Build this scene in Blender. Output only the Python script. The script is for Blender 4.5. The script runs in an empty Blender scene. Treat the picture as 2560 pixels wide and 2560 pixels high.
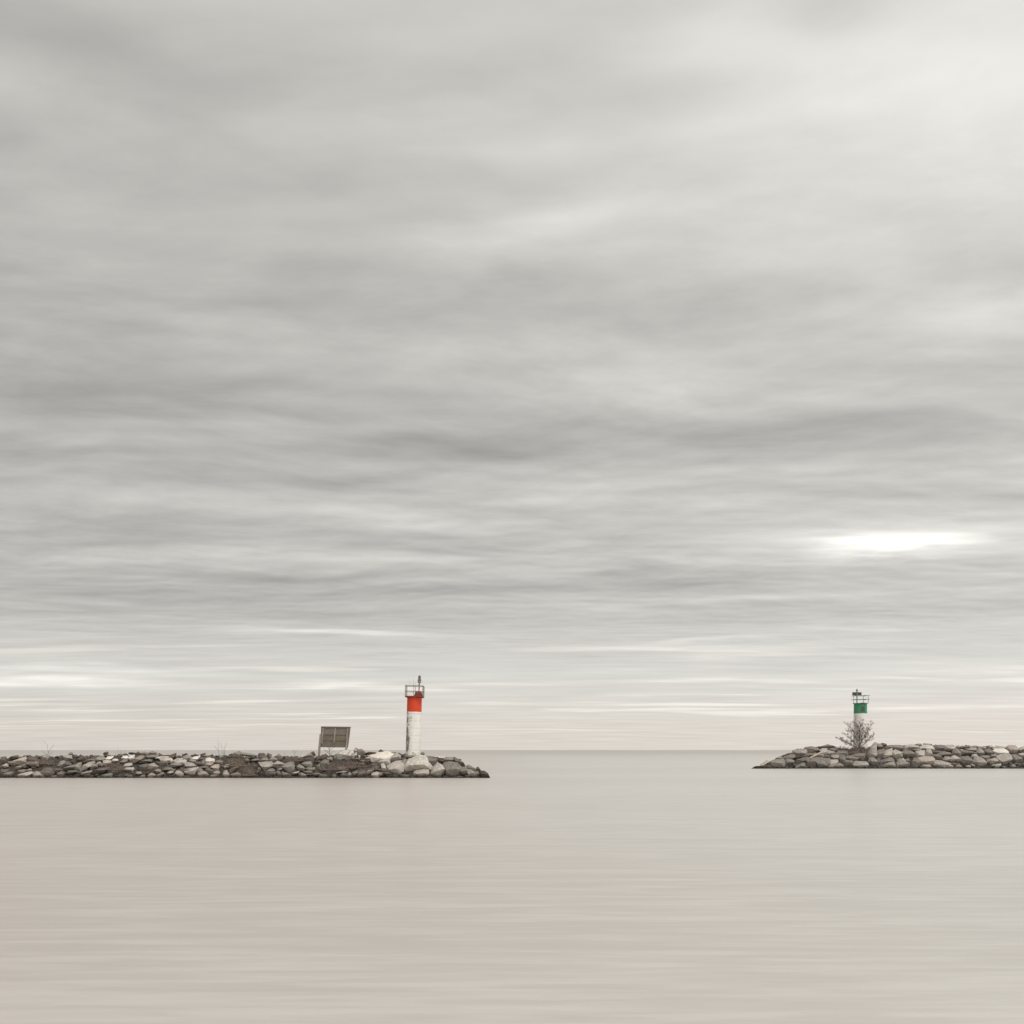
import bpy, bmesh, math, random
from mathutils import Vector, noise, Matrix
R = math.radians
C = bpy.context.scene.collection
sc = bpy.context.scene

# ------------------------------------------------------------------ camera
F = 2745.0            # focal length in photo pixels (2560 px wide frame)
H = 3.0               # eye height above the water
HOR = 1875.0
cam = bpy.data.objects.new('camera', bpy.data.cameras.new('camera'))
C.objects.link(cam)
cam.location = (0, 0, H)
cam.rotation_euler = (R(90), 0, 0)
cam.data.sensor_width = 36
cam.data.lens = 36 * F / 2560
cam.data.shift_y = (HOR - 1280) / 2560
cam.data.clip_start = 0.1
cam.data.clip_end = 200000
sc.camera = cam

def at(px, py, Y):
    return Vector(((px - 1280) / F * Y, Y, H - (py - HOR) / F * Y))

# ------------------------------------------------------------------ helpers
def link(name, mesh, mat=None, parent=None, loc=(0, 0, 0)):
    o = bpy.data.objects.new(name, mesh)
    C.objects.link(o)
    o.location = loc
    if parent: o.parent = parent
    if mat: mesh.materials.append(mat)
    return o

def finish(bm, name, mat, parent=None, loc=(0, 0, 0), smooth=False):
    me = bpy.data.meshes.new(name)
    bm.normal_update()
    bm.to_mesh(me); bm.free()
    if smooth:
        for p in me.polygons: p.use_smooth = True
    return link(name, me, mat, parent, loc)

def tag(o, label=None, cat=None, group=None, kind=None):
    if label: o['label'] = label
    if cat: o['category'] = cat
    if group: o['group'] = group
    if kind: o['kind'] = kind
    return o

def empty(name, loc, rot=(0, 0, 0)):
    o = bpy.data.objects.new(name, None)
    o.empty_display_size = 0.3
    C.objects.link(o); o.location = loc; o.rotation_euler = rot
    return o

def box(bm, x0, x1, y0, y1, z0, z1, bev=0.0, mtx=None):
    r = bmesh.ops.create_cube(bm, size=1)
    for v in r['verts']:
        v.co = Vector((x0 + (v.co.x + .5) * (x1 - x0), y0 + (v.co.y + .5) * (y1 - y0), z0 + (v.co.z + .5) * (z1 - z0)))
        if mtx: v.co = mtx @ v.co
    if bev:
        es = list({e for v in r['verts'] for e in v.link_edges})
        bmesh.ops.bevel(bm, geom=es, offset=bev, segments=1, affect='EDGES')

def tube(bm, pts, radii, n=5, cap=True):
    pts = [Vector(p) for p in pts]
    rings = []
    for i, p in enumerate(pts):
        a = pts[max(i - 1, 0)]; b = pts[min(i + 1, len(pts) - 1)]
        d = (b - a).normalized()
        u = d.cross(Vector((0.31, 0.17, 0.93) if abs(d.z) < 0.9 else (1, 0.1, 0))).normalized()
        w = d.cross(u)
        rings.append([bm.verts.new(p + (u * math.cos(2 * math.pi * k / n) + w * math.sin(2 * math.pi * k / n)) * radii[i]) for k in range(n)])
    for a, b in zip(rings, rings[1:]):
        for k in range(n):
            bm.faces.new((a[k], a[(k + 1) % n], b[(k + 1) % n], b[k]))
    if cap:
        bm.faces.new(rings[0][::-1]); bm.faces.new(rings[-1])

def lathe(bm, prof, n=48, cx=0, cy=0):
    rings = [[bm.verts.new((cx + r * math.cos(2 * math.pi * k / n), cy + r * math.sin(2 * math.pi * k / n), z)) for k in range(n)] for r, z in prof]
    for a, b in zip(rings, rings[1:]):
        for k in range(n):
            bm.faces.new((a[k], a[(k + 1) % n], b[(k + 1) % n], b[k]))
    bm.faces.new(rings[0][::-1]); bm.faces.new(rings[-1])

# ------------------------------------------------------------------ node helpers
class NT:
    def __init__(s, tree): s.t = tree; s.n = tree.nodes; s.l = tree.links
    def new(s, typ, **kw):
        nd = s.n.new(typ)
        for k, v in kw.items(): setattr(nd, k, v)
        return nd
    def put(s, sock, val):
        if isinstance(val, S): s.l.new(val.s, sock)
        elif hasattr(val, 'is_output'): s.l.new(val, sock)
        else: sock.default_value = val
    def math(s, op, a, b=0.0, c=0.0, clamp=False):
        nd = s.new('ShaderNodeMath', operation=op); nd.use_clamp = clamp
        for i, v in enumerate((a, b, c)):
            if i < len(nd.inputs): s.put(nd.inputs[i], v)
        return S(s, nd.outputs[0])
    def sstep(s, lo, hi, v):
        nd = s.new('ShaderNodeMapRange', interpolation_type='SMOOTHSTEP')
        s.put(nd.inputs['Value'], v); nd.inputs['From Min'].default_value = lo; nd.inputs['From Max'].default_value = hi
        return S(s, nd.outputs[0])
    def comb(s, x, y, z):
        nd = s.new('ShaderNodeCombineXYZ')
        for i, v in enumerate((x, y, z)): s.put(nd.inputs[i], v)
        return nd.outputs[0]
    def noise(s, vec, scale=1.0, detail=4.0, rough=0.5, dist=0.0):
        nd = s.new('ShaderNodeTexNoise')
        s.put(nd.inputs['Vector'], vec)
        nd.inputs['Scale'].default_value = scale; nd.inputs['Detail'].default_value = detail
        nd.inputs['Roughness'].default_value = rough; nd.inputs['Distortion'].default_value = dist
        return S(s, nd.outputs[0])
    def mix(s, f, a, b, typ='MIX'):
        nd = s.new('ShaderNodeMix', data_type='RGBA', blend_type=typ)
        s.put(nd.inputs[0], f); s.put(nd.inputs[6], a); s.put(nd.inputs[7], b)
        return nd.outputs[2]
    def ramp(s, v, stops):
        nd = s.new('ShaderNodeValToRGB')
        s.put(nd.inputs[0], v)
        cr = nd.color_ramp
        while len(cr.elements) < len(stops): cr.elements.new(1.0)
        for e, (p, c) in zip(cr.elements, stops):
            e.position = p; e.color = (c, c, c, 1) if isinstance(c, float) else c
        return nd.outputs[0]
class S:
    def __init__(s, nt, sock): s.nt = nt; s.s = sock
    def __add__(s, o): return s.nt.math('ADD', s, o)
    def __radd__(s, o): return s.nt.math('ADD', o, s)
    def __sub__(s, o): return s.nt.math('SUBTRACT', s, o)
    def __rsub__(s, o): return s.nt.math('SUBTRACT', o, s)
    def __mul__(s, o): return s.nt.math('MULTIPLY', s, o)
    def __rmul__(s, o): return s.nt.math('MULTIPLY', o, s)
    def __truediv__(s, o): return s.nt.math('DIVIDE', s, o)

def material(name):
    m = bpy.data.materials.new(name); m.use_nodes = True
    nt = NT(m.node_tree)
    b = nt.n['Principled BSDF']
    return m, nt, b

def bump(nt, b, h, strength=0.3, dist=0.02):
    nd = nt.new('ShaderNodeBump'); nd.inputs['Strength'].default_value = strength; nd.inputs['Distance'].default_value = dist
    nt.put(nd.inputs['Height'], h); nt.l.new(nd.outputs[0], b.inputs['Normal'])

# ------------------------------------------------------------------ light and sky
SUN_EL, SUN_AZ = 60.0, 146.0          # azimuth clockwise from +Y (the view direction)
el, az = R(SUN_EL), R(SUN_AZ)
sdir = Vector((math.sin(az) * math.cos(el), math.cos(az) * math.cos(el), math.sin(el)))
sun = bpy.data.objects.new('sun', bpy.data.lights.new('sun', 'SUN'))
C.objects.link(sun)
sun.data.energy = 1.5
sun.data.angle = R(14)
sun.data.color = (1.0, 0.96, 0.9)
sun.rotation_euler = (-sdir).to_track_quat('-Z', 'Y').to_euler()
sun.location = (40, -20, 60)

w = bpy.data.worlds.new('World'); sc.world = w; w.use_nodes = True
nt = NT(w.node_tree)
bg = nt.n['Background']
sky = nt.new('ShaderNodeTexSky', sky_type='NISHITA')
sky.sun_disc = False; sky.sun_elevation = el; sky.sun_rotation = az
tc = nt.new('ShaderNodeTexCoord')
sep = nt.new('ShaderNodeSeparateXYZ'); nt.l.new(tc.outputs['Generated'], sep.inputs[0])
X, Y, Z = (S(nt, sep.outputs[i]) for i in range(3))
Zp = nt.math('MAXIMUM', Z, 0.0)
hyp = nt.math('MAXIMUM', nt.math('SQRT', X * X + Y * Y), 0.05)
v = nt.math('MINIMUM', Zp / hyp, 3.0)                # tangent of the elevation
ux = X / hyp                                          # sine of the azimuth
# a flat cloud deck seen in perspective: points where the view ray meets it
den = Zp + 0.034
qx, qy = X / den, Y / den
warp = nt.noise(nt.comb(qx * 0.6, qy * 0.7, 9.1), 1.0, 2.0, 0.5) - 0.5
warp2 = nt.noise(nt.comb(qx * 0.6, qy * 0.7, 19.4), 1.0, 2.0, 0.5) - 0.5
wx = qx + warp * 0.5; wy = qy + warp2 * 0.5
n1 = nt.noise(nt.comb(wx * 0.55, wy * 1.2, 3.7), 1.0, 4.0, 0.5) - 0.5
def roll(off): return nt.noise(nt.comb(wx * 1.15, wy * 2.0 + off, 7.3), 1.0, 6.0, 0.56, 0.1)
n2 = roll(0.0); n2b = roll(0.17)
n4 = nt.noise(nt.comb(wx * 3.2, wy * 4.0, 11.9), 1.0, 5.0, 0.58) - 0.5
n3 = nt.noise(nt.comb(qx * 0.75, qy * 2.0, 1.9), 1.0, 4.0, 0.5) - 0.5
vs = v * (1 / 0.8)
def P(py): return (HOR - py) / F / 0.8
base = S(nt, nt.ramp(vs, [(0.0, .865), (P(1800), .865), (P(1700), .855), (P(1620), .815), (P(1500), .765), (P(1410), .76), (P(1320), .77),
     (P(1200), .755), (P(1080), .745), (P(900), .775), (P(750), .79), (P(600), .805), (P(300), .81), (P(0), .81), (1.0, .82)]))
hi = nt.sstep(0.03, 0.16, v)
L = base + ux * (nt.math('MINIMUM', v, 0.8) * 0.16 + 0.055)
low_ = 1.0 - 0.35 * nt.sstep(0.30, 0.65, v)
L = L + hi * low_ * (n1 * 0.17 + (n2 - n2b) * 0.25 + (n2 - 0.5) * 0.12 + n4 * 0.11)
L = L + n3 * 0.14 * (1.0 - nt.sstep(0.04, 0.16, v))
# the large cloud banks and the lit crests between them: azimuth, elevation, extent, strength
lump = nt.noise(nt.comb(qx * 1.5, qy * 2.4, 31.0), 1.0, 5.0, 0.55) - 0.5
wig = nt.noise(nt.comb(qx * 0.7, qy * 0.9, 23.0), 1.0, 3.0, 0.5) - 0.5
dv = wig * v * 0.30
def bank_of_cloud(px, py, hw, hh, a):
    u_ = (px * 1.325 - 1280) / F; z_ = (HOR - py * 1.325) / F; c_ = math.sqrt(1 + u_ * u_)
    ea = (ux - u_ / c_) * (F / (hw * 1.325)); eb = (v + dv - z_ / c_) * (F / (hh * 1.325))
    return nt.math('POWER', 2.718, 0.0 - nt.math('MAXIMUM', ea * ea + eb * eb + lump * 2.4, 0.0)) * a
for bk in [(120, 30, 260, 60, -.04), (80, 170, 160, 50, .02), (900, 130, 350, 60, -.025), (1350, 60, 130, 70, .04), (1490, 150, 170, 80, .03), (1560, 50, 110, 60, -.04),
           (1730, 210, 220, 90, .015), (1250, 190, 220, 35, -.03), (900, 290, 220, 30, .03), (1350, 255, 220, 25, .02), (930, 440, 220, 35, .045), (280, 490, 230, 40, .03),
           (640, 420, 180, 30, -.02), (1600, 555, 330, 45, -.045), (450, 630, 200, 20, .03), (1850, 600, 120, 40, .03), (250, 750, 330, 45, -.035), (600, 800, 260, 25, .04),
           (160, 822, 220, 20, .025), (900, 840, 330, 35, -.05), (350, 890, 330, 28, -.04), (1450, 800, 300, 30, -.035), (1150, 935, 330, 14, .035), (650, 970, 250, 14, .025),
           (300, 990, 250, 16, -.035), (300, 1050, 420, 18, .055), (640, 1050, 130, 20, .025), (750, 1100, 420, 26, -.05), (1250, 1050, 330, 20, .045), (1250, 1095, 250, 20, -.05),
           (1400, 1130, 250, 10, .045), (1800, 1150, 180, 16, -.035), (300, 1130, 260, 14, -.03), (650, 1195, 240, 9, .10), (60, 1287, 180, 10, .12), (150, 1265, 200, 8, .07),
           (1300, 1213, 130, 4, .06), (1750, 1335, 150, 6, .055), (620, 1294, 90, 5, .09), (1180, 1155, 90, 6, .045), (1620, 1190, 120, 7, .045)]:
    L = L + bank_of_cloud(*bk[:4], bk[4] * 1.25)
# bright wash high on the right
wash = nt.noise(nt.comb(qx * 1.1, qy * 1.1, 5.5), 1.0, 5.0, 0.5, 0.3) - 0.5
ex = (ux - 0.40) / 0.26; ey = (v - 0.57) / 0.12
L = L + (1.0 - nt.sstep(-0.2, 2.0, ex * ex + ey * ey + wash * 3.0)) * 0.03
# the slit where the sun burns through
gw = nt.noise(nt.comb(qx * 1.6, qy * 2.6, 2.2), 1.0, 6.0, 0.6) - 0.5
gw2 = nt.noise(nt.comb(qx * 5.0, qy * 6.0, 6.2), 1.0, 4.0, 0.6) - 0.5
front = nt.sstep(0.0, 0.3, Y)
gx_ = (ux - 0.330) / 0.055
gv = v - 0.1868 + gw * 0.009 + gx_ * gx_ * 0.0022 + gx_ * 0.002    # 0 at the upper lip
lip = 1.0 - nt.sstep(-0.0075, 0.0040, gv + gw2 * 0.004)
low = nt.sstep(-0.030, -0.002, gv + gw2 * 0.020 + gw * 0.016 - gx_ * 0.003)
side_ = 1.0 - nt.sstep(-0.2, 2.3, gx_ * gx_ + gw * 2.2 + gw2 * 1.2)
streak = nt.noise(nt.comb(qx * 1.3, qy * 6.0, 41.0), 1.0, 4.0, 0.55) - 0.5
gap = lip * low * side_ * (0.55 + 0.45 * nt.sstep(-0.16, 0.10, streak + gw2 * 0.4))
ex2 = (ux - 0.34) / 0.17; ey2 = (v - 0.176) / 0.024
glow = 1.0 - nt.sstep(0.0, 1.6, ex2 * ex2 + ey2 * ey2 + gw * 1.5)
L = L + front * (gap * 0.25 + glow * 0.07)
# thin bright bars of clear sky low over the horizon
st = nt.noise(nt.comb(qx * 0.40, qy * 1.35, 4.4), 1.0, 4.0, 0.5, 0.1)
patch = nt.noise(nt.comb(qx * 0.16, qy * 0.30, 14.4), 1.0, 2.0, 0.5)
bars = nt.sstep(0.555, 0.665, st * 0.72 + patch * 0.30) * nt.sstep(0.008, 0.025, v) * (1.0 - nt.sstep(0.085, 0.115, v))
L = L + bars * 0.085
L = L * (1.0 + 0.14 * nt.sstep(0.1, -0.6, Y))
lin = nt.math('POWER', nt.math('MAXIMUM', L, 0.02), 2.2) + front * gap * gap * gap * gap * 0.5
tint = nt.mix(nt.sstep(0.012, 0.075, v), (1.0, .93, .85, 1), (1.0, .978, .915, 1))
tint = nt.mix(bars * 0.6, tint, (1.0, .95, .86, 1))
vm = nt.new('ShaderNodeVectorMath', operation='SCALE'); nt.l.new(tint, vm.inputs[0])
nt.put(vm.inputs['Scale'], lin * 10.0)
nt.l.new(nt.mix(0.04, vm.outputs[0], sky.outputs[0]), bg.inputs['Color'])
bg.inputs['Strength'].default_value = 0.1

sc.view_settings.view_transform = 'Standard'
sc.view_settings.look = 'None'
sc.view_settings.exposure = 0
sc.view_settings.gamma = 1

# ------------------------------------------------------------------ materials
def stone(name, col, rough=0.85):
    m, nt, b = material(name)
    tc = nt.new('ShaderNodeTexCoord'); geo = nt.new('ShaderNodeNewGeometry'); oi = nt.new('ShaderNodeObjectInfo')
    a = nt.noise(tc.outputs['Object'], 2.2, 6, 0.65)
    c = nt.noise(tc.outputs['Object'], 9.0, 5, 0.7)
    rnd = S(nt, oi.outputs['Random'])
    f = a * 0.75 + c * 0.45 + rnd * 0.40 - 0.20
    dark = tuple(x * 0.46 for x in col) + (1,); lite = tuple(min(x * 1.45, .85) for x in col) + (1,)
    colr = nt.mix(nt.sstep(0.28, 0.92, f), dark, lite)
    rr = nt.math('FRACT', rnd * 7.31)
    colr = nt.mix(nt.sstep(0.45, 1.0, rr) * 0.5, colr, nt.mix(1.0, colr, (1.0, .86, .79, 1), 'MULTIPLY'))
    sp = nt.new('ShaderNodeSeparateXYZ'); nt.l.new(geo.outputs['Position'], sp.inputs[0])
    wet = 1.0 - nt.sstep(0.10, 0.50, S(nt, sp.outputs[2]) + (nt.noise(geo.outputs['Position'], 1.1, 3, .5) - 0.5) * 0.7)
    colr = nt.mix(wet * 0.72, colr, (.030, .026, .020, 1))
    nt.put(b.inputs['Base Color'], colr)
    b.inputs['Roughness'].default_value = rough
    b.inputs['Specular IOR Level'].default_value = 0.25
    bump(nt, b, a * 0.6 + c * 0.5, 0.8, 0.035)
    return m
M_ROCK = {'p': stone('pale_limestone', (.56, .525, .475)), 'l': stone('light_grey_limestone', (.355, .325, .292)),
          'g': stone('grey_limestone', (.222, .201, .178)), 'd': stone('dark_brown_stone', (.115, .096, .080))}
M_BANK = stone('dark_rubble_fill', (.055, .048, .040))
M_RUB = stone('rubble_stone', (.205, .184, .160))

def plain(name, col, rough=0.6, var=0.25, scale=3.0, metal=0.0, bumpd=0.0):
    m, nt, b = material(name)
    tc = nt.new('ShaderNodeTexCoord')
    a = nt.noise(tc.outputs['Object'], scale, 6, 0.62)
    dark = tuple(x * (1 - var) for x in col) + (1,); lite = tuple(min(1, x * (1 + var)) for x in col) + (1,)
    nt.put(b.inputs['Base Color'], nt.mix(nt.sstep(0.3, 0.7, a), dark, lite))
    b.inputs['Roughness'].default_value = rough; b.inputs['Metallic'].default_value = metal
    if bumpd: bump(nt, b, a, 0.5, bumpd)
    return m
M_RED = plain('weathered_red_paint', (.68, .055, .012), 0.5, 0.10, 4)
M_DKRED = plain('dark_red_paint', (.20, .030, .022), 0.6, 0.25, 5)
M_GREEN = plain('weathered_green_paint', (.045, .245, .125), 0.5, 0.16, 4)
M_DKGREEN = plain('dark_green_paint', (.055, .125, .095), 0.6, 0.2, 5)
M_RAIL = plain('rusty_galvanised_steel', (.20, .165, .14), 0.6, 0.3, 6)
M_GRAIL = plain('grey_green_steel', (.20, .25, .22), 0.6, 0.25, 6)
M_DARK = plain('dark_glass_panel', (.050, .055, .050), 0.35, 0.3, 5)
M_GREY = plain('grey_metal', (.24, .22, .20), 0.5, 0.25, 6)
M_LAMP = plain('lamp_glass', (.16, .13, .12), 0.25, 0.2, 5)
M_WIN = plain('brown_window_cover', (.10, .085, .055), 0.5, 0.3, 5)
M_BARK = plain('grey_brown_bark', (.19, .152, .133), 0.9, 0.3, 8)
M_LEAF = plain('withered_leaf', (.28, .225, .195), 0.85, 0.35, 3)
M_TWIG = plain('dead_red_brown_twig', (.225, .170, .148), 0.9, 0.4, 2)
M_TAN = plain('dry_tan_stem', (.25, .185, .135), 0.9, 0.35, 3)
M_DRIFT = plain('bleached_driftwood', (.50, .43, .31), 0.85, 0.2, 5)
M_POST = plain('grey_weathered_timber', (.31, .27, .235), 0.85, 0.22, 7, 0, 0.01)

def board_mat(name, col):
    m, nt, b = material(name)
    tc = nt.new('ShaderNodeTexCoord'); mp = nt.new('ShaderNodeMapping'); mp.inputs['Scale'].default_value = (0.8, 4, 9)
    nt.l.new(tc.outputs['Object'], mp.inputs[0])
    a = nt.noise(mp.outputs[0], 2.5, 6, 0.65); c = nt.noise(tc.outputs['Object'], 1.3, 3, 0.5)
    nt.put(b.inputs['Base Color'], nt.mix(nt.sstep(0.25, 0.8, a * 0.6 + c * 0.45), tuple(x * .65 for x in col) + (1,), tuple(x * 1.25 for x in col) + (1,)))
    b.inputs['Roughness'].default_value = 0.9
    bump(nt, b, a, 0.4, 0.01)
    return m
M_BOARD_A = board_mat('mauve_grey_plywood', (.215, .175, .155))
M_BOARD_B = board_mat('brown_plywood', (.185, .152, .118))

def white_tower(name, peel):
    m, nt, b = material(name)
    tc = nt.new('ShaderNodeTexCoord')
    sp = nt.new('ShaderNodeSeparateXYZ'); nt.l.new(tc.outputs['Object'], sp.inputs[0])
    x, y, z = (S(nt, sp.outputs[i]) for i in range(3))
    dirt = nt.noise(nt.comb(x * 2, y * 2, z * 0.6), 2.0, 5, 0.6)
    colr = nt.mix(nt.sstep(0.3, 0.75, dirt), (.80, .775, .735, 1), (.88, .86, .825, 1))
    if peel:
        # flaked paint in short horizontal strips down the weather side (west face)
        ang = nt.math('ARCTAN2', y, x)               # -pi .. pi, camera side = -pi/2
        fl = nt.noise(nt.comb(x * 1.5, y * 1.5, z * 0.9), 1.6, 4, 0.6, 0.3)
        fs = nt.noise(nt.comb(x * 2.2, y * 2.2, z * 3.2), 2.0, 3, 0.6)
        side = 1.0 - nt.sstep(-0.66, -0.02, x)
        mid = nt.sstep(0.1, 1.2, z) * (1.0 - nt.sstep(3.2, 4.4, z))
        k = fl * 0.62 + fs * 0.48 + side * 0.11 + mid * 0.05
        pm = nt.sstep(0.672, 0.70, k) * nt.sstep(0.0, 0.12, side)
        colr = nt.mix(pm, colr, nt.mix(nt.sstep(.35, .65, fs), (.11, .115, .11, 1), (.33, .32, .30, 1)))
    jt = nt.math('PINGPONG', z + 0.22, 0.40)           # dirty lap joints between the courses
    colr = nt.mix((1.0 - nt.sstep(0.012, 0.045, jt)) * 0.35, colr, (.33, .32, .30, 1))
    nt.put(b.inputs['Base Color'], colr)
    b.inputs['Roughness'].default_value = 0.6
    bump(nt, b, nt.math('SINE', z * 37.0), 0.25, 0.012)
    return m
M_WHITE_PEEL = white_tower('flaking_white_paint', True)
M_WHITE = white_tower('white_paint', False)

# ------------------------------------------------------------------ water
m, nt, b = material('still_water')
geo = nt.new('ShaderNodeNewGeometry'); sp = nt.new('ShaderNodeSeparateXYZ'); nt.l.new(geo.outputs['Position'], sp.inputs[0])
x, y = S(nt, sp.outputs[0]), S(nt, sp.outputs[1])
s1 = nt.noise(nt.comb(x * 0.40, y * 3.0, 0.3), 1.0, 4, 0.6, 0.2)
s2 = nt.noise(nt.comb(x * 0.13, y * 1.0, 5.3), 1.0, 4, 0.6, 0.2)
s4 = nt.noise(nt.comb(x * 0.035, y * 0.28, 15.3), 1.0, 4, 0.6, 0.2)
s3 = nt.noise(nt.comb(x * 0.012, y * 0.045, 8.3), 1.0, 3, 0.5, 0.2)
f = s1 * 0.75 + s2 * 0.35 + s4 * 0.10 + s3 * 0.30 - 0.25
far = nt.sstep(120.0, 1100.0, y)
colr = nt.mix(nt.sstep(0.35, 0.65, f), (.485, .449, .417, 1), (.575, .539, .505, 1))
colr = nt.mix(1.0, colr, nt.mix(nt.sstep(-16.0, 16.0, x + (s3 - 0.5) * 12.0), (.95, .93, .915, 1), (1.035, 1.065, 1.075, 1)), 'MULTIPLY')   # uneven sky reflection painted into the colour: browner left, paler and cooler right
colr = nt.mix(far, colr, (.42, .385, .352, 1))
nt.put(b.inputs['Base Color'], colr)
nt.put(b.inputs['Roughness'], 0.29 + s2 * 0.10)
b.inputs['IOR'].default_value = 1.68
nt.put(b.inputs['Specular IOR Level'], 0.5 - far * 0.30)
bump(nt, b, s1 * 0.50 + s2 * 0.40 + s4 * 0.2, 0.10, 0.25)
M_WATER = m
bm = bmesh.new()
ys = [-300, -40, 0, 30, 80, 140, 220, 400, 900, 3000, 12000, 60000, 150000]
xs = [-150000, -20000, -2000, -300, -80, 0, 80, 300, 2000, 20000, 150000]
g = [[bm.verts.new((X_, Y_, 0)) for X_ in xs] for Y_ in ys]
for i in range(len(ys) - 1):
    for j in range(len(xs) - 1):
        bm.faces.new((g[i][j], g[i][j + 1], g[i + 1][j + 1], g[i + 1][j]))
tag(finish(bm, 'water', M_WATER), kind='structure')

# ------------------------------------------------------------------ breakwaters
K = 1.25               # metres back per metre up
BW = {'L': dict(Y0=117.6, wl=1945.0), 'R': dict(Y0=177.0, wl=1921.6)}
TOPS = {'L': [(-700, 1893), (0, 1893), (200, 1890), (330, 1888), (600, 1890), (790, 1892), (860, 1890), (980, 1888), (1075, 1893), (1110, 1894), (1145, 1900), (1165, 1915), (1200, 1930), (1228, 1946)],
        'R': [(1872, 1921), (1900, 1914), (1930, 1906), (1960, 1896), (1985, 1884), (2020, 1874), (2070, 1868), (2130, 1872), (2200, 1868), (2260, 1867), (2340, 1865), (2560, 1868), (3000, 1868)]}
def top_py(side, px):
    t = TOPS[side]
    if px <= t[0][0]: return t[0][1]
    for (a, b_), (c, d) in zip(t, t[1:]):
        if px <= c: return b_ + (d - b_) * (px - a) / (c - a)
    return t[-1][1]
def on_slope(side, px, py):
    """the point of the front slope seen at a photo pixel"""
    Y0 = BW[side]['Y0']
    # z = H - s*Y ; Y = Y0 + K z
    s = (py - HOR) / F
    z = (H - s * Y0) / (1 + s * K)
    return at(px, py, Y0 + K * max(z, -0.3))
def ztop(side, Xw):
    Y0 = BW[side]['Y0'] + 2.5
    px = 1280 + Xw / Y0 * F
    if side == 'L' and px > 1228 or side == 'R' and px < 1872: return -0.8
    return on_slope(side, px, top_py(side, px)).z

def bank(side, xa, xb):
    Y0 = BW[side]['Y0']; bm = bmesh.new()
    crest = 4.0 if side == 'L' else 6.0
    cols = []
    N = int((xb - xa) / 0.45)
    for i in range(N + 1):
        X_ = xa + (xb - xa) * i / N
        h = max(ztop(side, X_) - 0.22, -0.7)
        prof = []
        zs = [-0.8] + [(-0.8 + (h + 0.8) * k / 9) for k in range(1, 10)]
        for z in zs: prof.append((Y0 + 0.50 + K * z, z))
        yt = Y0 + 0.50 + K * h
        cw = crest * min(1.0, max(0.05, (h + 0.8) / 2.5))
        for k in range(1, 6): prof.append((yt + cw * k / 5, h))
        yb = yt + cw
        for k in range(1, 7): prof.append((yb + K * (h + 0.8) * k / 6, h - (h + 0.8) * k / 6))
        col = []
        for (yy, zz) in prof:
            n_ = noise.noise(Vector((X_ * 1.3, yy * 1.3, zz * 1.3))) * 0.16
            col.append(bm.verts.new((X_ , yy - n_, zz + (n_ if zz > -0.7 else 0))))
        cols.append(col)
    for a, b_ in zip(cols, cols[1:]):
        for k in range(len(a) - 1):
            bm.faces.new((a[k], b_[k], b_[k + 1], a[k + 1]))
    bm.faces.new(cols[0]); bm.faces.new(cols[-1][::-1])
    return finish(bm, 'rubble_bank', M_BANK)
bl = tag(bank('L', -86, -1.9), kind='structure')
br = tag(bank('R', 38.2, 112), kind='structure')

random.seed(11)
def hull_mesh(bm, pts, rough=0.0, cuts=0, seed=0.0):
    vs = [bm.verts.new(p) for p in pts]
    r = bmesh.ops.convex_hull(bm, input=vs)
    dele = [g_ for g_ in r['geom_interior'] + r['geom_unused'] if isinstance(g_, bmesh.types.BMVert)]
    bmesh.ops.delete(bm, geom=list(set(dele)), context='VERTS')

def stone_points(rx, ry, rz, rng, n=13):
    pts = []
    for k in range(n):
        d = Vector((rng.gauss(0, 1), rng.gauss(0, 1), rng.gauss(0, 1))).normalized()
        mx = max(abs(d.x), abs(d.y), abs(d.z))
        d = d * (0.55 + 0.45 / mx * 0.8) * rng.uniform(.85, 1.08)
        pts.append(Vector((d.x * rx, d.y * ry, d.z * rz)))
    return pts

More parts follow.
